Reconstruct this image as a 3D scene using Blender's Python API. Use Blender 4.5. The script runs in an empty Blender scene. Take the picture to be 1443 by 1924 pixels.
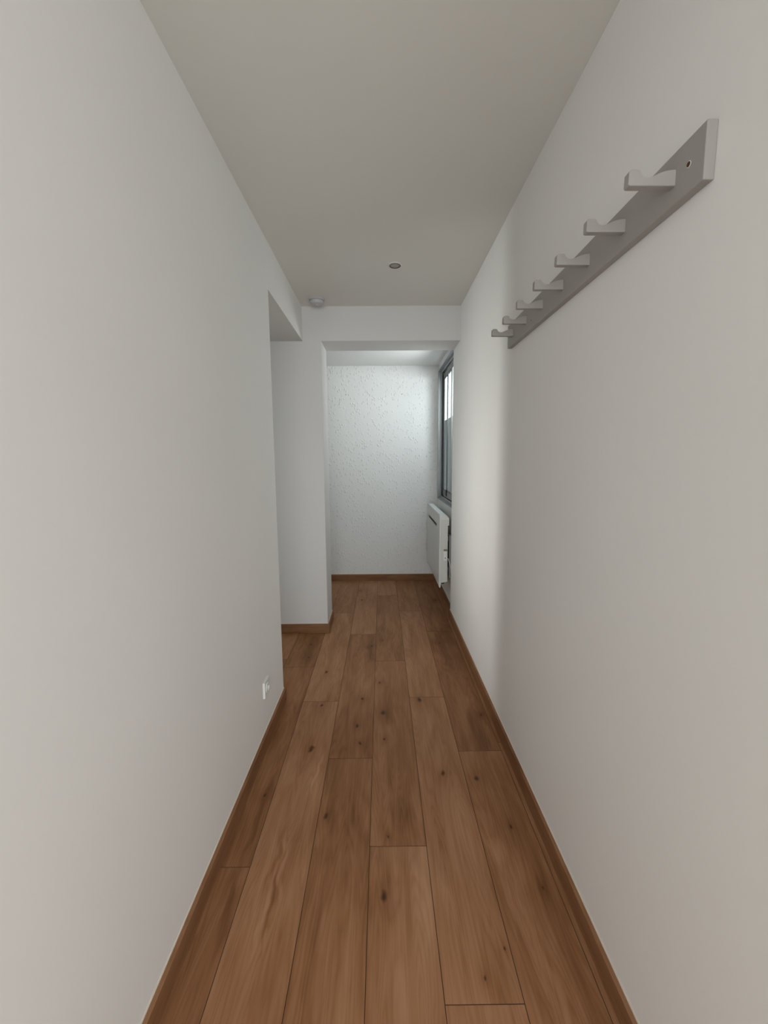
import bpy, bmesh, math, random
from mathutils import Vector, Matrix
random.seed(7)
sc = bpy.context.scene
C = sc.collection

# ---------------------------------------------------------------- materials
def new_mat(name, col, rough=.6, metal=0., spec=.5):
    m = bpy.data.materials.new(name); m.use_nodes = True
    b = m.node_tree.nodes['Principled BSDF']
    b.inputs['Base Color'].default_value = (*col, 1)
    b.inputs['Roughness'].default_value = rough
    b.inputs['Metallic'].default_value = metal
    b.inputs['Specular IOR Level'].default_value = spec
    return m, m.node_tree.nodes, m.node_tree.links, b

def mth(N, L, op, a, b=None, c=None, clamp=False):
    n = N.new('ShaderNodeMath'); n.operation = op; n.use_clamp = clamp
    for i, v in enumerate((a, b, c)):
        if v is None: continue
        if isinstance(v, (int, float)): n.inputs[i].default_value = v
        else: L.new(v, n.inputs[i])
    return n.outputs[0]

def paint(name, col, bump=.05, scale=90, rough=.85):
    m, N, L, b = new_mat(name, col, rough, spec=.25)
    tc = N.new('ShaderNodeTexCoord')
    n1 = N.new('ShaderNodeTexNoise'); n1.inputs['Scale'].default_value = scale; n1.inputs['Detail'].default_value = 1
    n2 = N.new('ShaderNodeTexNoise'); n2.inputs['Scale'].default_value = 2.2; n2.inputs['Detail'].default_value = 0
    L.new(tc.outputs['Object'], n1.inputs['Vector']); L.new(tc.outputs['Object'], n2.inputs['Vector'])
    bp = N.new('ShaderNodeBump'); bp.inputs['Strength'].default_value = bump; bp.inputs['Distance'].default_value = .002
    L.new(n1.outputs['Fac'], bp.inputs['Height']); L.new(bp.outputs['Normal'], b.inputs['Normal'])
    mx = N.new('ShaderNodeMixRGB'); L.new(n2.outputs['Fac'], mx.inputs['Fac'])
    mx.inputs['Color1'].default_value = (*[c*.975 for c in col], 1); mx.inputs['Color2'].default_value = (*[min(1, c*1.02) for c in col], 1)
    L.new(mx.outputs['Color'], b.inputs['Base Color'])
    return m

M = {}
M['wall'] = paint('wall_paint', (.85, .84, .815))
M['wall_shaded'] = paint('pier_shaded_paint', (.68, .66, .64))  # darker than the walls: weak frontal light put into the pier colour
M['soffit_shaded'] = paint('soffit_shaded_paint', (.56, .53, .50))  # shade under the passage block, darkened into the colour
M['white_wall'] = paint('back_room_paint', (.80, .795, .78))
M['ceiling'] = paint('ceiling_paint', (.715, .70, .65), .04, 60)

def woodchip():
    m, N, L, b = new_mat('woodchip_wallpaper', (.80, .80, .785), .75, spec=.3)
    tc = N.new('ShaderNodeTexCoord')
    nz = N.new('ShaderNodeTexNoise'); nz.inputs['Scale'].default_value = 30
    L.new(tc.outputs['Object'], nz.inputs['Vector'])
    mp = N.new('ShaderNodeMapping'); mp.inputs['Scale'].default_value = (1, 1, .75)
    L.new(tc.outputs['Object'], mp.inputs['Vector'])
    va = N.new('ShaderNodeVectorMath'); va.operation = 'MULTIPLY_ADD'
    L.new(nz.outputs['Color'], va.inputs[0]); va.inputs[1].default_value = (.025, .025, .025); L.new(mp.outputs['Vector'], va.inputs[2])
    v = N.new('ShaderNodeTexVoronoi'); v.inputs['Scale'].default_value = 42; v.inputs['Randomness'].default_value = 1
    L.new(va.outputs['Vector'], v.inputs['Vector'])
    rmp = N.new('ShaderNodeMapRange'); rmp.inputs['From Min'].default_value = .12; rmp.inputs['From Max'].default_value = .42
    rmp.inputs['To Min'].default_value = 1; rmp.inputs['To Max'].default_value = 0
    L.new(v.outputs['Distance'], rmp.inputs['Value'])
    # only some of the cells carry a chip
    sep = N.new('ShaderNodeSeparateColor'); L.new(v.outputs['Color'], sep.inputs['Color'])
    gate = mth(N, L, 'GREATER_THAN', sep.outputs['Red'], .42)
    h = mth(N, L, 'MULTIPLY', rmp.outputs['Result'], gate)
    n3 = N.new('ShaderNodeTexNoise'); n3.inputs['Scale'].default_value = 160; L.new(tc.outputs['Object'], n3.inputs['Vector'])
    h2 = mth(N, L, 'MULTIPLY_ADD', n3.outputs['Fac'], .25, h)
    bp = N.new('ShaderNodeBump'); bp.inputs['Strength'].default_value = 1.0; bp.inputs['Distance'].default_value = .0038
    L.new(h2, bp.inputs['Height']); L.new(bp.outputs['Normal'], b.inputs['Normal'])
    return m
M['woodchip'] = woodchip()

KNOTS = [(-.23,1.514,1.0),(-.002,1.202,1.25),(.264,1.734,1.0),(.407,1.704,1.1),(.014,1.418,.5),(.484,1.455,.55),(.518,1.222,.4),
 (-.352,1.905,1.6),(.343,1.05,.35),(-.085,3.037,.9),(-.001,3.138,.7),(-.023,2.51,.8),(-.123,2.334,.9),(-.002,2.195,1.4),
 (-.139,2.08,1.0),(-.118,1.944,.8),(.211,2.317,1.5),(-.351,2.273,.9),(-.375,2.651,1.1),(.536,2.166,.5),(-.205,4.091,1.0),
 (-.235,4.382,.8),(.433,3.081,.9),(-.545,3.075,.9),(.52,4.05,1.3),(.003,1.971,.6),(-.528,2.866,.9),(-.50,1.62,.6),(.27,.98,.4)]
# (x, y, half width, half length, lean, strength): pale and dark flames in the veneer
STREAKS = [(-.352,1.30,.010,.14,-.12,.75),(-.376,1.17,.007,.16,.10,.75),(-.363,1.235,.006,.20,.02,-.9),(-.30,1.75,.007,.12,.15,.9),
 (-.385,1.33,.010,.15,.1,-.6),(.13,1.20,.018,.20,-.05,.45),(.40,1.20,.014,.26,-.1,.55),(.44,1.07,.012,.2,-.08,.5),(-.20,1.05,.02,.3,.03,-.3),
 (.53,1.05,.03,.28,.0,-.7),(.49,2.05,.05,.20,.1,-.7),(.50,1.35,.04,.25,.05,-.5),(.07,1.52,.05,.08,.0,-.55),(-.50,1.45,.012,.35,.02,-.5),
 (-.47,2.60,.03,.30,.0,-.3),(-.08,2.6,.03,.2,.0,.35),(-.14,2.75,.03,.28,.0,.45),(.06,2.1,.015,.2,.0,.3),(.41,1.36,.035,.05,.2,.55),
 (-.30,.98,.05,.16,0,-.45),(-.11,1.10,.012,.3,0,.3),(.44,3.0,.04,.35,.0,-.6),(.52,3.45,.05,.4,.0,-.7),(-.52,3.0,.06,.3,.0,-.4)]

def oak(name, planked=True, tint=1.0, along='y'):
    m, N, L, b = new_mat(name, (.4, .2, .1), .5, spec=.20)
    tc = N.new('ShaderNodeTexCoord')
    sx = N.new('ShaderNodeSeparateXYZ'); L.new(tc.outputs['Object'], sx.inputs[0])
    x, y, z = sx.outputs
    if planked:
        at = N.new('ShaderNodeAttribute'); at.attribute_name = 'plank'
        sr = N.new('ShaderNodeSeparateColor'); L.new(at.outputs['Color'], sr.inputs['Color'])
        r, g, bl = sr.outputs
    else:
        vv = N.new('ShaderNodeValue'); vv.outputs[0].default_value = .4
        r = g = bl = vv.outputs[0]
        x, y = (z, y) if along == 'y' else (z, x)
    # knots: dark cores plus a field that pushes the grain aside
    core = None; push = None
    if planked:
        warp = N.new('ShaderNodeTexNoise'); warp.inputs['Scale'].default_value = 55; warp.inputs['Detail'].default_value = 0
        L.new(tc.outputs['Object'], warp.inputs['Vector'])
        wv = mth(N, L, 'MULTIPLY_ADD', warp.outputs['Fac'], .9, -.45)
        for (kx, ky, s) in KNOTS:
            dx = mth(N, L, 'MULTIPLY_ADD', x, 1/(.0080*s), -kx/(.0080*s))
            dy = mth(N, L, 'MULTIPLY_ADD', y, 1/(.0150*s), -ky/(.0150*s))
            dx = mth(N, L, 'MULTIPLY_ADD', dy, .35*math.sin(kx*91), dx)
            d2 = mth(N, L, 'MULTIPLY_ADD', dx, dx, mth(N, L, 'MULTIPLY', dy, dy))
            d = mth(N, L, 'ADD', mth(N, L, 'SQRT', d2), wv)
            core = d if core is None else mth(N, L, 'MINIMUM', core, d)
        core_d = mth(N, L, 'SUBTRACT', 1.0, mth(N, L, 'SUBTRACT', core, .35), clamp=True)      # 1 inside the knot
        halo = mth(N, L, 'DIVIDE', 1.0, mth(N, L, 'MULTIPLY_ADD', mth(N, L, 'MULTIPLY', core, core), .06, 1.0))
    st = None
    if planked:
        wob = N.new('ShaderNodeTexNoise'); wob.inputs['Scale'].default_value = 9; wob.inputs['Detail'].default_value = 1
        L.new(tc.outputs['Object'], wob.inputs['Vector'])
        wo = mth(N, L, 'MULTIPLY_ADD', wob.outputs['Fac'], .05, -.025)
        xw = mth(N, L, 'ADD', x, wo)
        for (kx, ky, w, l, lean, a) in STREAKS:
            dy = mth(N, L, 'MULTIPLY_ADD', y, 1/l, -ky/l)
            dx = mth(N, L, 'MULTIPLY_ADD', xw, 1/w, -kx/w)
            dx = mth(N, L, 'MULTIPLY_ADD', dy, -lean*l/w, dx)
            d2 = mth(N, L, 'MULTIPLY_ADD', dx, dx, mth(N, L, 'MULTIPLY', dy, dy))
            f = mth(N, L, 'MULTIPLY', mth(N, L, 'SUBTRACT', 1.0, mth(N, L, 'MULTIPLY', d2, .7), clamp=True), a)
            st = f if st is None else mth(N, L, 'ADD', st, f)
    def stretched(sxv, syv, off, detail, dist=0., rgh=.55):
        cb = N.new('ShaderNodeCombineXYZ')
        L.new(mth(N, L, 'MULTIPLY_ADD', x, sxv, mth(N, L, 'MULTIPLY', r, 37.)), cb.inputs[0])
        L.new(mth(N, L, 'MULTIPLY_ADD', y, syv, mth(N, L, 'MULTIPLY', g, 53.)), cb.inputs[1])
        L.new(mth(N, L, 'MULTIPLY_ADD', bl, 29., off), cb.inputs[2])
        n = N.new('ShaderNodeTexNoise'); n.inputs['Scale'].default_value = 1; n.inputs['Detail'].default_value = detail
        n.inputs['Distortion'].default_value = dist; n.inputs['Roughness'].default_value = rgh
        L.new(cb.outputs[0], n.inputs['Vector']); return n.outputs['Fac']
    broad = stretched(10, 1.7, 0, 2.5, .9)
    mid = stretched(36, 3.0, 7, 3, .6)
    fine = stretched(260, 7, 3, 2, 0, .65)
    contour = stretched(13, .9, 11, 1.5, .3)
    blot = stretched(15, 3.2, 19, 2.0, 1.0)
    blot = mth(N, L, 'MULTIPLY_ADD', mth(N, L, 'SUBTRACT', blot, .47), 7.0, .5, clamp=True)          # patches with fairly crisp edges
    rings = mth(N, L, 'ABSOLUTE', mth(N, L, 'SINE', mth(N, L, 'MULTIPLY', contour, 62.)))
    # tone
    t = mth(N, L, 'MULTIPLY_ADD', broad, .72, -.37)
    t = mth(N, L, 'ADD', t, mth(N, L, 'MULTIPLY_ADD', blot, .055, -.03))
    t = mth(N, L, 'ADD', t, mth(N, L, 'MULTIPLY_ADD', mid, .42, -.21))
    t = mth(N, L, 'ADD', t, mth(N, L, 'MULTIPLY_ADD', fine, .20, -.10))
    t = mth(N, L, 'ADD', t, mth(N, L, 'MULTIPLY_ADD', rings, .12, -.08))
    t = mth(N, L, 'ADD', t, mth(N, L, 'MULTIPLY_ADD', r, .26, -.13))
    if planked:
        t = mth(N, L, 'ADD', t, mth(N, L, 'MULTIPLY', st, .30))
        t = mth(N, L, 'SUBTRACT', t, mth(N, L, 'MULTIPLY', halo, .22))
    t = mth(N, L, 'ADD', t, .5, clamp=True)
    cr = N.new('ShaderNodeValToRGB'); L.new(t, cr.inputs['Fac'])
    e = cr.color_ramp.elements
    e[0].position = .12; e[0].color = (.185*tint, .078*tint, .030*tint, 1)
    e[1].position = .92; e[1].color = (.475*tint, .262*tint, .150*tint, 1)
    k = cr.color_ramp.elements.new(.42); k.color = (.300*tint, .138*tint, .061*tint, 1)
    k = cr.color_ramp.elements.new(.62); k.color = (.375*tint, .188*tint, .094*tint, 1)
    out = cr.outputs['Color']
    if planked:
        mx = N.new('ShaderNodeMixRGB'); L.new(mth(N, L, 'MULTIPLY', core_d, .9), mx.inputs['Fac'])
        L.new(out, mx.inputs['Color1']); mx.inputs['Color2'].default_value = (.055, .024, .010, 1); out = mx.outputs['Color']
    L.new(out, b.inputs['Base Color'])
    bp = N.new('ShaderNodeBump'); bp.inputs['Strength'].default_value = .12; bp.inputs['Distance'].default_value = .001
    L.new(fine, bp.inputs['Height']); L.new(bp.outputs['Normal'], b.inputs['Normal'])
    rg = mth(N, L, 'MULTIPLY_ADD', mid, .14, .46); L.new(rg, b.inputs['Roughness'])
    return m
M['oak'] = oak('oak_laminate')
M['oak_base'] = oak('oak_baseboard', False, .74)
M['oak_base_x'] = oak('oak_baseboard_crosswise', False, .70, 'x')
M['oak_lit_top'] = oak('oak_baseboard_lit_top', False, .88)  # lighter top faces: light falling on the boards, painted in
M['sealant'] = new_mat('sealant', (.74, .66, .56), .6)[0]
M['groove'] = new_mat('plank_groove', (.10, .048, .022), .8)[0]
M['rack'] = paint('painted_rack_wood', (.37, .352, .328), .08, 140, .5)
M['white'] = new_mat('white_plastic', (.80, .79, .76), .35)[0]
M['detector'] = new_mat('detector_plastic', (.50, .50, .51), .4)[0]
M['enamel'] = new_mat('heater_enamel', (.70, .71, .68), .38)[0]
M['cream'] = new_mat('heater_casing', (.66, .655, .61), .45)[0]
M['dark'] = new_mat('dark_plastic', (.015, .015, .015), .5)[0]
M['gasket'] = new_mat('window_gasket', (.012, .012, .012), .45)[0]
M['alu'] = new_mat('grey_aluminium', (.24, .245, .25), .38, .35)[0]
M['alu_lt'] = new_mat('light_aluminium', (.42, .42, .42), .35, .4)[0]
M['alu_dk'] = new_mat('bronze_aluminium', (.20, .19, .18), .38, .35)[0]
M['brass'] = new_mat('screw_steel_brown', (.12, .045, .02), .4, .6)[0]
M['ring'] = new_mat('spot_ring', (.66, .65, .61), .35)[0]
M['rim'] = new_mat('spot_rim_brown', (.055, .035, .025), .4)[0]
M['lens'] = new_mat('spot_lens', (.30, .27, .23), .25)[0]
M['copper'] = new_mat('socket_pin', (.45, .42, .38), .3, .9)[0]
M['plugmat'] = new_mat('wall_plug_grey', (.16, .16, .16), .6)[0]
M['parapet'] = paint('parapet_render', (.055, .055, .052), .2, 40)

def glass(name='window_glass'):
    m = bpy.data.materials.new(name); m.use_nodes = True; N = m.node_tree.nodes; L = m.node_tree.links
    N.remove(N['Principled BSDF'])
    t = N.new('ShaderNodeBsdfTransparent'); t.inputs[0].default_value = (.955, .975, .968, 1)
    g = N.new('ShaderNodeBsdfGlossy'); g.inputs['Roughness'].default_value = .03
    lw = N.new('ShaderNodeLayerWeight'); lw.inputs['Blend'].default_value = .5
    f = mth(N, L, 'MULTIPLY_ADD', mth(N, L, 'POWER', lw.outputs['Facing'], 5.), .38, .02)      # angle-dependent reflection of a thin pane
    mx = N.new('ShaderNodeMixShader'); L.new(f, mx.inputs[0]); L.new(t.outputs[0], mx.inputs[1]); L.new(g.outputs[0], mx.inputs[2])
    L.new(mx.outputs[0], N['Material Output'].inputs['Surface'])
    return m
M['glass'] = glass()

# ---------------------------------------------------------------- helpers
def box(bm, x0, x1, y0, y1, z0, z1):
    v = [bm.verts.new(p) for p in ((x0,y0,z0),(x1,y0,z0),(x1,y1,z0),(x0,y1,z0),(x0,y0,z1),(x1,y0,z1),(x1,y1,z1),(x0,y1,z1))]
    for f in ((3,2,1,0),(4,5,6,7),(0,1,5,4),(1,2,6,5),(2,3,7,6),(3,0,4,7)): bm.faces.new([v[i] for i in f])

def prism(bm, prof, axis, a, b):
    """closed profile of 2-D points swept along an axis from a to b"""
    def P(u, w, t):
        return {'y': (u, t, w), 'x': (t, u, w), 'z': (u, w, t)}[axis]
    A = [bm.verts.new(P(u, w, a)) for u, w in prof]; B = [bm.verts.new(P(u, w, b)) for u, w in prof]
    n = len(prof)
    bm.faces.new(A); bm.faces.new(B[::-1])
    for i in range(n):
        j = (i+1) % n; bm.faces.new((A[i], B[i], B[j], A[j]))

def lathe(bm, prof, centre, axis='z', seg=48):
    """profile of (radius, height) turned about an axis through centre"""
    cx, cy, cz = centre; rings = []
    for r, h in prof:
        ring = []
        for k in range(seg):
            a = 2*math.pi*k/seg; u, w = r*math.cos(a), r*math.sin(a)
            p = {'z': (cx+u, cy+w, cz+h), 'x': (cx+h, cy+u, cz+w), 'y': (cx+u, cy+h, cz+w)}[axis]
            ring.append(bm.verts.new(p))
        rings.append(ring)
    for a, b in zip(rings, rings[1:]):
        for k in range(seg):
            j = (k+1) % seg; bm.faces.new((a[k], a[j], b[j], b[k]))
    bm.faces.new(rings[0]); bm.faces.new(rings[-1])

def obj(name, bm, mat, parent=None, bevel=0, seg=2, smooth=False):
    bmesh.ops.recalc_face_normals(bm, faces=bm.faces)
    me = bpy.data.meshes.new(name); bm.to_mesh(me); bm.free()
    me.materials.append(mat)
    o = bpy.data.objects.new(name, me); C.objects.link(o)
    if parent is not None:
        o.parent = parent; o.matrix_parent_inverse = Matrix.Translation(-Vector(parent.location))
    if bevel:
        b = o.modifiers.new('bevel', 'BEVEL'); b.width = bevel; b.segments = seg; b.limit_method = 'ANGLE'; b.angle_limit = math.radians(35)
        b.harden_normals = False
    if smooth:
        for p in me.polygons: p.use_smooth = True
        try:
            me.set_sharp_from_angle(angle=math.radians(35))
        except Exception: pass
    return o

def boxes(name, mat, lst, parent=None, bevel=0):
    bm = bmesh.new()
    for b in lst: box(bm, *b)
    return obj(name, bm, mat, parent, bevel)

def struct(o, label=None):
    o['kind'] = 'structure'
    if label: o['label'] = label
    return o

def thing(name, loc, label, cat, group=None):
    o = bpy.data.objects.new(name, None); C.objects.link(o); o.location = loc; o.empty_display_size = .05
    o['label'] = label; o['category'] = cat
    if group: o['group'] = group
    return o

# ---------------------------------------------------------------- dimensions (metres)
XL, XR, H = -.581, .596, 2.515
Y1, Y2, Y3, Y4 = 2.3325, 3.3013, 3.60, 4.767
HZ, H2, PX, XW = 2.269, 2.394, -.444, .63
YB = -.30                       # the corridor mouth behind the camera
RX0, RX1, RY0 = -2.0, 2.0, -2.6 # room behind the camera
PL = -2.0                       # end of the side passage
XO = .680                       # outer face of the window wall

# ---------------------------------------------------------------- floor
def make_floor():
    bm = bmesh.new(); col = bm.loops.layers.float_color.new('plank')
    g = .0011; d = .0022
    starts = {-3: .31, -2: .86, -1: 0, 0: 1.305, 1: .89, 2: 1.836-1.42, 3: 1.378, 4: .925, 5: 1.878-1.42, 6: .52}
    PLEN = 1.42; W = .2062; X0 = -.672
    for c in range(-7, 14):
        xa = X0+c*W; xb = xa+W
        s = starts.get(c, random.random()*PLEN)
        ylo, yhi = RY0, Y4
        if xa > XW-.01: yhi = YB+.02
        y = s-PLEN*math.ceil((s-ylo)/PLEN)
        while y < yhi:
            y0, y1 = max(y, ylo), min(y+PLEN, yhi)
            x1 = min(xb, XW) if (y1 > 0 and xb > XW) else xb
            if y1-y0 > .01 and x1-xa > .01:
                rc = (random.random(), random.random(), random.random(), 1)
                vt = [bm.verts.new(p) for p in ((xa+g,y0+g,0),(x1-g,y0+g,0),(x1-g,y1-g,0),(xa+g,y1-g,0))]
                vb = [bm.verts.new(p) for p in ((xa,y0,-d),(x1,y0,-d),(x1,y1,-d),(xa,y1,-d))]
                fs = [bm.faces.new(vt)]
                for i in range(4):
                    j = (i+1) % 4; f = bm.faces.new((vb[i], vb[j], vt[j], vt[i])); f.material_index = 1; fs.append(f)
                for f in fs:
                    for l in f.loops: l[col] = rc
            y += PLEN
    # slab under the planks
    n0 = len(bm.faces)
    box(bm, RX0-.1, RX1+.1, RY0-.1, YB+.1, -.12, -.0023); box(bm, RX0-.1, XW+.15, YB+.1, Y4+.12, -.12, -.0023)
    bm.faces.ensure_lookup_table()
    for f in bm.faces[n0:]: f.material_index = 1
    me = bpy.data.meshes.new('floor'); bm.to_mesh(me); bm.free()
    me.materials.append(M['oak']); me.materials.append(M['groove'])
    o = bpy.data.objects.new('floor', me); C.objects.link(o); struct(o)
make_floor()

# ---------------------------------------------------------------- walls
struct(boxes('wall_right', M['wall'], [(XR, XR+.13, YB, Y3, 0, H)], bevel=.0015))
struct(boxes('wall_left', M['wall'], [(XL-.12, XL, YB, Y1, 0, H)], bevel=.0015))
# lowered block over the side passage, flush with the left wall
struct(boxes('wall_above_opening', M['wall'], [(PL-.1, XL, Y1, Y2, HZ+.002, H)]))
struct(boxes('ceiling_passage', M['soffit_shaded'], [(PL-.1, XL, Y1, Y2, HZ, HZ+.002)]))  # thin sheet that carries the painted-in soffit shade
struct(boxes('wall_passage_near', M['wall'], [(PL-.1, XL-.12, Y1-.12, Y1, 0, H)]))
# pier and lintel towards the back room: one plaster mass
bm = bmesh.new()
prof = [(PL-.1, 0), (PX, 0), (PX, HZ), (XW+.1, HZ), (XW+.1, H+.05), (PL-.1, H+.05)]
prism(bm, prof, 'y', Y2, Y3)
struct(obj('wall_pier', bm, M['wall_shaded'], bevel=.0015))
struct(boxes('wall_back', M['woodchip'], [(-1.72, XO, Y4, Y4+.12, 0, 2.6)]))
struct(boxes('wall_back_room_left', M['wall'], [(-1.72, -1.6, Y3, Y4, 0, 2.6)]))
struct(boxes('ceiling', M['ceiling'], [(RX0-.1, RX1+.1, RY0-.1, YB+.1, H, H+.1), (PL-.1, XR+.13, YB+.1, Y2, H, H+.1)]))
struct(boxes('ceiling_back_room', M['white_wall'], [(-1.72, XO, Y3, Y4+.12, H2, H2+.22)]))
# window wall with its opening
WY0, WY1, WZ0, WZ1 = 3.64, 4.640, .962, 2.313
struct(boxes('wall_window', M['white_wall'], [(XW, XO, Y3, WY0, 0, 2.6), (XW, XO, WY1, Y4+.12, 0, 2.6), (XW, XO, WY0, WY1, 0, WZ0), (XW, XO, WY0, WY1, WZ1, 2.6)]))
# side passage end, with its own window
PW = (2.42, 2.80, .35, 2.10)
struct(boxes('wall_passage_end', M['wall'], [(PL-.12, PL, Y1-.12, PW[0], 0, H), (PL-.12, PL, PW[1], Y2+.1, 0, H), (PL-.12, PL, PW[0], PW[1], 0, PW[2]), (PL-.12, PL, PW[0], PW[1], PW[3], H)]))
# room behind the camera, with a wide window
RW = (-.95, 1.75, .25, 2.25)
struct(boxes('wall_rear', M['wall'], [(RX0-.1, RW[0], RY0-.12, RY0, 0, H), (RW[1], RX1+.1, RY0-.12, RY0, 0, H), (RW[0], RW[1], RY0-.12, RY0, 0, RW[2]), (RW[0], RW[1], RY0-.12, RY0, RW[3], H)]))
struct(boxes('wall_rear_left', M['wall'], [(RX0-.12, RX0, RY0, YB, 0, H)]))
struct(boxes('wall_rear_right', M['wall'], [(RX1, RX1+.12, RY0, YB, 0, H)]))
struct(boxes('wall_mouth_left', M['wall'], [(RX0, XL-.12, YB, YB+.12, 0, H)]))
struct(boxes('wall_mouth_right', M['wall'], [(XR+.13, RX1, YB, YB+.12, 0, H)]))

# ---------------------------------------------------------------- baseboards
BH, BT = .075, .015
def base(name, lst, mat, seal):
    bm = bmesh.new()
    for q in lst: box(bm, *q)
    o = obj(name, bm, M[mat], bevel=.0025)
    o.data.materials.append(M['oak_lit_top'])
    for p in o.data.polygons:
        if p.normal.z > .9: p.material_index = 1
    struct(o)
    boxes('sealant', M['sealant'], seal, o)
    return o
c_ = .0035
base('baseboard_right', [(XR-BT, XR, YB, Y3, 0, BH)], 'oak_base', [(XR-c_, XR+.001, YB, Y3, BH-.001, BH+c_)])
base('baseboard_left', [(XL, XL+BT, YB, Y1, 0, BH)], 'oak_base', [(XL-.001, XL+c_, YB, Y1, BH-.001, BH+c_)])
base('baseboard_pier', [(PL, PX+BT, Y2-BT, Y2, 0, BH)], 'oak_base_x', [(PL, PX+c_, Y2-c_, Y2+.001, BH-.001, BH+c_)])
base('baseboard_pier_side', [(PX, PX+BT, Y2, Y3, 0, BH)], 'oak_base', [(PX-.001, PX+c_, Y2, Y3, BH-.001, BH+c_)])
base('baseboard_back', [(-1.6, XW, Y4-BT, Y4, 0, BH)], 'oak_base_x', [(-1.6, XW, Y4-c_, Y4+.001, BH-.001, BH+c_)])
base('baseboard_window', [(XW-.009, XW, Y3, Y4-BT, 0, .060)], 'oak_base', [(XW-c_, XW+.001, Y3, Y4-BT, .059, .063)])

# ---------------------------------------------------------------- window (aluminium slider)
win = bpy.data.objects.new('window_1', None); C.objects.link(win); win.location = (XW, (WY0+WY1)/2, WZ0); win['kind'] = 'structure'
def rect_frame(bm, y0, y1, z0, z1, x0, x1, w, wb=None, wt=None):
    wb = w if wb is None else wb; wt = w if wt is None else wt
    box(bm, x0, x1, y0, y0+w, z0, z1); box(bm, x0, x1, y1-w, y1, z0, z1)
    box(bm, x0, x1, y0+w, y1-w, z0, z0+wb); box(bm, x0, x1, y0+w, y1-w, z1-wt, z1)
# lining that runs into the wall
bm = bmesh.new(); rect_frame(bm, WY0, WY1, WZ0, WZ1, .610, .642, .012); obj('window_lining', bm, M['alu'], win, .001)
bm = bmesh.new(); rect_frame(bm, WY0, WY1, WZ0, WZ1, .642, .647, .030); obj('window_frame', bm, M['alu_lt'], win, .002)
bm = bmesh.new(); rect_frame(bm, WY0, WY1, WZ0, WZ1, .647, .678, .032); obj('track', bm, M['gasket'], win)
def sash(x0, x1, y0, y1, w0, w1):
    z0, z1 = WZ0+.040, WZ1-.046; a, c = z0+.060, z1-.050
    bm = bmesh.new()
    box(bm, x0, x1, y0, y0+w0, z0, z1); box(bm, x0, x1, y1-w1, y1, z0, z1)
    box(bm, x0, x1, y0+w0, y1-w1, z0, a); box(bm, x0, x1, y0+w0, y1-w1, c, z1)
    s = obj('sash', bm, M['alu_dk'], win, .002)
    bm = bmesh.new(); rect_frame(bm, y0+w0, y1-w1, a, c, x0+.001, x0+.006, .006); obj('gasket', bm, M['gasket'], s)
    bm = bmesh.new(); box(bm, (x0+x1)/2-.003, (x0+x1)/2+.003, y0+w0-.002, y1-w1+.002, a-.002, c+.002); obj('pane', bm, M['glass'], s)
    return s
sash(.662, .674, 4.08, WY1-.034, .030, .032)
sB = sash(.648, .660, WY0+.034, 4.262, .034, .012)
boxes('latch', M['dark'], [(.638, .649, 4.215, 4.240, WZ0+.055, WZ0+.12)], sB, .003)
boxes('outer_sill', M['alu'], [(.678, XO+.05, WY0, WY1, WZ0-.02, WZ0)], win)

# balcony parapet outside the window
pp = boxes('balcony_parapet', M['parapet'], [(1.55, 1.67, 1.2, 13.0, -.3, 2.30)], bevel=.01)
pp['label'] = 'grey rendered balcony parapet outside the far window'; pp['category'] = 'parapet'
struct(pp)

# rear and passage windows (frames and panes)
def plain_window(name, axis, a0, a1, z0, z1, c0, c1, mull):
    w = bpy.data.objects.new(name, None); C.objects.link(w); w['kind'] = 'structure'
    w.location = ((a0+a1)/2, (c0+c1)/2, z0) if axis == 'x' else ((c0+c1)/2, (a0+a1)/2, z0)
    bm = bmesh.new(); bg = bmesh.new()
    def bb(bmx, a, b, zz0, zz1, d0, d1):
        if axis == 'x': box(bmx, a, b, d0, d1, zz0, zz1)
        else: box(bmx, d0, d1, a, b, zz0, zz1)
    t = .05
    bb(bm, a0, a0+t, z0, z1, c0, c1); bb(bm, a1-t, a1, z0, z1, c0, c1); bb(bm, a0+t, a1-t, z0, z0+t, c0, c1); bb(bm, a0+t, a1-t, z1-t, z1, c0, c1)
    for mx in mull: bb(bm, mx-t/2, mx+t/2, z0+t, z1-t, c0, c1)
    obj('window_frame', bm, M['white'], w)
    bb(bg, a0+t, a1-t, z0+t, z1-t, (c0+c1)/2-.003, (c0+c1)/2+.003); obj('pane', bg, M['glass'], w)
plain_window('window_2', 'x', RW[0], RW[1], RW[2], RW[3], RY0-.10, RY0-.04, [-.05, .85])
plain_window('window_3', 'y', PW[0], PW[1], PW[2], PW[3], PL-.10, PL-.04, [])

# ---------------------------------------------------------------- coat rack
RZ0, RZ1, RT = 1.888, 1.986, .020
rack = thing('coat_rack', (XR, 1.411, RZ0), 'long grey painted wooden coat rail with seven notched pegs on the right wall', 'coat rack')
bm = bmesh.new(); box(bm, XR-RT, XR, .820, 2.003, RZ0, RZ1)
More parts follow.
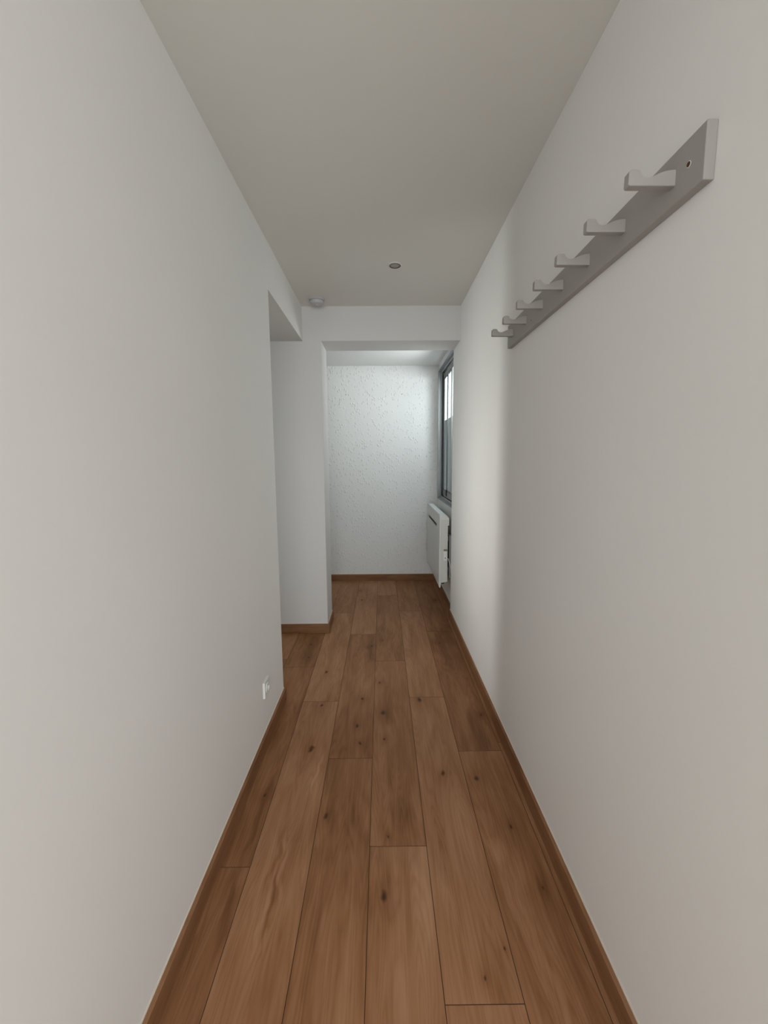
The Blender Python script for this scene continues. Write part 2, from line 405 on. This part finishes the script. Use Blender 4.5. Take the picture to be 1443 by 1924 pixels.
# slightly tapered far corner like the bevelled ends of the board
rail = obj('rail', bm, M['rack'], rack, .0022, 3)
def peg_profile():
    x0 = XR-RT; z = 1.9225
    pts = [(x0+.002, z), (x0-.088, z+.0005), (x0-.091, z+.003), (x0-.0905, z+.026), (x0-.0865, z+.0295), (x0-.074, z+.030)]
    # scoop: steep on the tip side, long rise to the rail
    pts += [(x0-.0700, z+.0285), (x0-.0675, z+.0245), (x0-.0650, z+.0205), (x0-.0610, z+.0175), (x0-.0560, z+.0160), (x0-.0510, z+.0158),
            (x0-.0450, z+.0170), (x0-.0370, z+.0205), (x0-.0280, z+.0245), (x0-.0180, z+.0275), (x0-.0080, z+.0290), (x0+.002, z+.0295)]
    return pts
bm = bmesh.new(); prism(bm, peg_profile(), 'y', .897, .915)
peg = obj('peg', bm, M['rack'], rack, .0014, 2)
for i in range(1, 7):
    c = peg.copy(); C.objects.link(c); c.parent = rack; c.matrix_parent_inverse = peg.matrix_parent_inverse.copy()
    c.location = (0, .1708*i, 0)
def screw(y, z, s=1.0):
    bm = bmesh.new(); lathe(bm, [(.0045*s, -.0012), (.0045*s, .0005)], (XR-RT, y, z), 'x', 24); sc1 = obj('screw', bm, M['brass'], rack)
    bm = bmesh.new(); lathe(bm, [(.0058*s, .0006), (.0058*s, -.0006), (.0046*s, -.0006), (.0044*s, .0006)], (XR-RT, y, z), 'x', 24); obj('countersink', bm, M['white'], sc1)
screw(.861, 1.938)
screw(1.692, 1.916, .8)

# ---------------------------------------------------------------- wall socket
SY, SZ = 1.970, .285; hw = .041
so = thing('wall_socket', (XL, SY, SZ-hw), 'square white electrical socket low on the left wall above the baseboard', 'socket')
bm = bmesh.new()
# plate with a round well: outer frame square, inner ring
seg = 40; r = .0275; t = .010
def sqpt(a, s):
    c, d = math.cos(a), math.sin(a); k = s/max(abs(c), abs(d)); return (c*k, d*k)
outer_b, outer_f, inner_f, inner_b = [], [], [], []
for k in range(seg):
    a = 2*math.pi*k/seg
    u, w = sqpt(a, hw); outer_b.append(bm.verts.new((XL, SY+u, SZ+w)))
    u, w = sqpt(a, hw-.002); outer_f.append(bm.verts.new((XL+t, SY+u, SZ+w)))
    inner_f.append(bm.verts.new((XL+t, SY+r*math.cos(a), SZ+r*math.sin(a)))); inner_b.append(bm.verts.new((XL+.002, SY+(r-.002)*math.cos(a), SZ+(r-.002)*math.sin(a))))
for k in range(seg):
    j = (k+1) % seg
    bm.faces.new((outer_b[k], outer_b[j], outer_f[j], outer_f[k])); bm.faces.new((outer_f[k], outer_f[j], inner_f[j], inner_f[k]))
    bm.faces.new((inner_f[k], inner_f[j], inner_b[j], inner_b[k]))
bm.faces.new(inner_b)
obj('plate', bm, M['white'], so, .001)
bm = bmesh.new()
lathe(bm, [(.0262, .0), (.0262, .0105), (.0235, .0125), (.0205, .0125), (.019, .003), (.019, .002)], (XL+.002, SY, SZ), 'x', 40)
well = obj('socket_well', bm, M['white'], so, smooth=True)
for dy in (-.0095, .0095):
    bm = bmesh.new(); lathe(bm, [(.0026, .0045), (.0026, .0054)], (XL+.002, SY+dy, SZ), 'x', 16); obj('pin_hole', bm, M['dark'], well)
bm = bmesh.new(); lathe(bm, [(.0023, .003), (.0023, .015), (.001, .017)], (XL+.002, SY, SZ+.0135), 'x', 16); obj('earth_pin', bm, M['copper'], so)

# ---------------------------------------------------------------- recessed spot
PXc, PYc = .088, 2.636
sp = thing('recessed_spotlight', (PXc, PYc, H), 'small round recessed spotlight with dark rim in the corridor ceiling, unlit', 'ceiling light')
bm = bmesh.new(); lathe(bm, [(.046, 0), (.0455, -.0035), (.042, -.005), (.034, -.004), (.033, -.001), (.033, 0)], (PXc, PYc, H), 'z', 56)
obj('ring', bm, M['ring'], sp, smooth=True)
bm = bmesh.new(); lathe(bm, [(.0335, -.0010), (.0325, -.0052), (.0275, -.0046), (.0265, -.0015), (.0265, -.0005)], (PXc, PYc, H), 'z', 56)
obj('rim', bm, M['rim'], sp, smooth=True)
bm = bmesh.new(); lathe(bm, [(.0272, -.0015), (.0265, -.0028), (.015, -.0034), (.001, -.0036)], (PXc, PYc, H), 'z', 48)
obj('lens', bm, M['lens'], sp, smooth=True)

# ---------------------------------------------------------------- smoke detector
DX, DY = -.447, 3.165
de = thing('smoke_detector', (DX, DY, H), 'round white smoke detector on the ceiling in the far left corner', 'smoke detector')
bm = bmesh.new(); lathe(bm, [(.054, 0), (.054, -.007), (.052, -.009), (.048, -.009)], (DX, DY, H), 'z', 56); obj('base', bm, M['detector'], de, smooth=True)
bm = bmesh.new(); lathe(bm, [(.046, -.009), (.0475, -.012), (.0475, -.026), (.0455, -.031), (.040, -.034), (.012, -.0352), (.001, -.0352)], (DX, DY, H), 'z', 56)
cov = obj('cover', bm, M['detector'], de, smooth=True)
bm = bmesh.new(); lathe(bm, [(.006, -.0345), (.006, -.0362), (.001, -.0364)], (DX, DY, H), 'z', 24); obj('test_button', bm, M['white'], cov)

# ---------------------------------------------------------------- electric convector
HY0, HY1 = 3.635, 4.60
he = thing('electric_convector', (XW, (HY0+HY1)/2, .26), 'white wall-hung electric convector heater under the far window', 'heater')
def strip(prof_x, y0, y1, name, mat, parent, bev=.0012):
    bm = bmesh.new(); prism(bm, prof_x, 'y', y0, y1); return obj(name, bm, mat, parent, bev)
# front panel: flat face, lower lip turned back towards the wall, slot across the upper part
def front(y0, y1, z0, z1):
    return [(.500, z0), (.512, z0), (.512, z1), (.500, z1)]
up = bmesh.new()
prism(up, [(.5015, .800), (.513, .800), (.513, .905), (.509, .912), (.5045, .911), (.5015, .905)], 'y', HY0, HY1)      # above the slot
low = [(.5015, .772), (.5000, .60), (.4985, .40), (.4975, .300), (.4995, .268), (.5060, .258), (.5130, .266), (.5160, .295), (.5130, .330), (.5130, .772)]
prism(up, low, 'y', HY0, HY1)
prism(up, [(.5015, .772), (.513, .772), (.513, .800), (.5015, .800)], 'y', HY0, 3.86)
prism(up, [(.5015, .772), (.513, .772), (.513, .800), (.5015, .800)], 'y', HY1-.035, HY1)
bmesh.ops.remove_doubles(up, verts=up.verts, dist=.0001)
fp = obj('front_panel', up, M['enamel'], he)
boxes('air_slot', M['alu_dk'], [(.513, .522, 3.85, HY1-.03, .768, .804)], he)
# casing behind the panel, with a lid that slopes down to the wall
cas = bmesh.new()
prism(cas, [(.513, .300), (.574, .312), (.574, .868), (.513, .868)], 'y', HY0+.006, HY1-.006)
ca = obj('casing', cas, M['cream'], he, .002)
strip([(.511, .862), (.583, .862), (.583, .880), (.560, .9055), (.511, .9075)], HY0+.001, HY1-.001, 'lid', M['enamel'], he, .002)
boxes('lid_lip', M['enamel'], [(.572, .583, HY0+.001, HY0+.02, .815, .864)], he, .001)
# thermostat box on the near side
tb = boxes('side_switch', M['white'], [(.536, .570, HY0-.0035, HY0+.008, .505, .590)], he, .002)
bm = bmesh.new(); lathe(bm, [(.0042, -.0050), (.0042, .001)], (.552, HY0-.0005, .528), 'y', 20); obj('switch_hole', bm, M['dark'], tb)
boxes('switch_notch', M['alu_dk'], [(.538, .569, HY0-.0045, HY0-.003, .590, .606)], tb)
boxes('foot_clip', M['dark'], [(.522, .545, HY0+.004, HY0+.03, .292, .303)], he, .001)
# fixing bracket and cable in the gap behind
boxes('wall_bracket', M['alu_lt'], [(.592, .604, HY0+.03, HY1-.10, .34, .72), (.604, XW, HY0+.08, HY0+.10, .34, .72), (.574, .592, HY0+.10, HY0+.13, .66, .70), (.574, .592, HY0+.10, HY0+.13, .38, .42)], he, .001)
def tube(bm, pts, r, seg=10, sub=8):
    P = [Vector(p) for p in pts]; path = []
    for i in range(len(P)-1):
        p0 = P[max(i-1, 0)]; p1 = P[i]; p2 = P[i+1]; p3 = P[min(i+2, len(P)-1)]
        for k in range(sub):
            t = k/sub
            path.append(.5*((2*p1)+(p2-p0)*t+(2*p0-5*p1+4*p2-p3)*t*t+(3*p1-p0-3*p2+p3)*t**3))
    path.append(P[-1]); rings = []
    for i, p in enumerate(path):
        d = (path[min(i+1, len(path)-1)]-path[max(i-1, 0)]).normalized()
        n = d.cross(Vector((0, 1, .01))).normalized(); b = d.cross(n)
        rings.append([bm.verts.new(p+n*r*math.cos(2*math.pi*k/seg)+b*r*math.sin(2*math.pi*k/seg)) for k in range(seg)])
    for A, B in zip(rings, rings[1:]):
        for k in range(seg):
            j = (k+1) % seg; bm.faces.new((A[k], A[j], B[j], B[k]))
    bm.faces.new(rings[0]); bm.faces.new(rings[-1])
bm = bmesh.new(); tube(bm, [(.580, HY0+.02, .52), (.600, HY0+.012, .45), (.612, HY0+.02, .34), (.620, HY0+.05, .26), (.626, HY0+.08, .30)], .0035)
obj('cable', bm, M['white'], he, smooth=True)

# ---------------------------------------------------------------- wall plugs in the back wall
for (x, z, lab) in ((-.385, 2.091, 'tiny grey wall plug in the textured back wall, the left one near the pier'),
                    (.229, 2.092, 'tiny grey wall plug in the textured back wall, the right one nearer the window')):
    bm = bmesh.new(); lathe(bm, [(.0045, .001), (.0045, -.0012), (.0028, -.0014), (.0015, -.0008)], (x, Y4, z), 'y', 20)
    w = obj('wall_plug', bm, M['plugmat']); w['label'] = lab; w['category'] = 'wall plug'; w['group'] = 'plugs left in the back wall'

# ---------------------------------------------------------------- light
def area(name, loc, rot, sx, sy, power, col):
    l = bpy.data.lights.new(name, 'AREA'); l.shape = 'RECTANGLE'; l.size = sx; l.size_y = sy; l.energy = power; l.color = col
    o = bpy.data.objects.new(name, l); C.objects.link(o); o.location = loc; o.rotation_euler = rot; return o
R = math.radians
area('daylight_rear_window', ((RW[0]+RW[1])/2, RY0-.01, (RW[2]+RW[3])/2), (R(90), 0, 0), RW[1]-RW[0]-.1, RW[3]-RW[2]-.1, 82, (.955, .96, .985))
l3 = area('daylight_passage_window', (PL+.01, (PW[0]+PW[1])/2, (PW[2]+PW[3])/2), (R(90), 0, R(-90)), PW[1]-PW[0]-.1, PW[3]-PW[2]-.1, 3.6, (1.0, .975, .94)); l3.data.spread = R(55)
l1 = area('daylight_far_window', (1.05, 3.62, 1.98), (R(98), 0, R(64)), .80, .34, 12.5, (.93, .97, 1.0)); l1.data.spread = R(118)
l2 = area('daylight_far_window_side', (.86, 4.22, 1.98), (R(92), 0, R(112)), .55, .34, 4.0, (.93, .97, 1.0)); l2.data.spread = R(110)

w = bpy.data.worlds.new('sky'); sc.world = w; w.use_nodes = True
bg = w.node_tree.nodes['Background']; bg.inputs['Color'].default_value = (.80, .93, 1.0, 1); bg.inputs['Strength'].default_value = 3.4

# ---------------------------------------------------------------- camera
cam = bpy.data.cameras.new('camera'); co = bpy.data.objects.new('camera', cam); C.objects.link(co); sc.camera = co
f, pitch, yaw, roll = 797.694, .1262, .0052, -.0072
fw = Vector((math.sin(yaw)*math.cos(pitch), math.cos(yaw)*math.cos(pitch), -math.sin(pitch)))
rt = Vector((math.cos(yaw), -math.sin(yaw), 0)); up_ = rt.cross(fw)
r2 = rt*math.cos(roll)+up_*math.sin(roll); u2 = -rt*math.sin(roll)+up_*math.cos(roll)
mat = Matrix(((r2.x, u2.x, -fw.x, 0), (r2.y, u2.y, -fw.y, 0), (r2.z, u2.z, -fw.z, 1.4), (0, 0, 0, 1)))
co.matrix_world = mat
cam.sensor_fit = 'VERTICAL'; cam.sensor_height = 36; cam.lens = f*36/1924; cam.clip_start = .02

vs = sc.view_settings; vs.view_transform = 'Standard'; vs.look = 'None'; vs.gamma = 1; vs.use_curve_mapping = False; vs.exposure = -.20
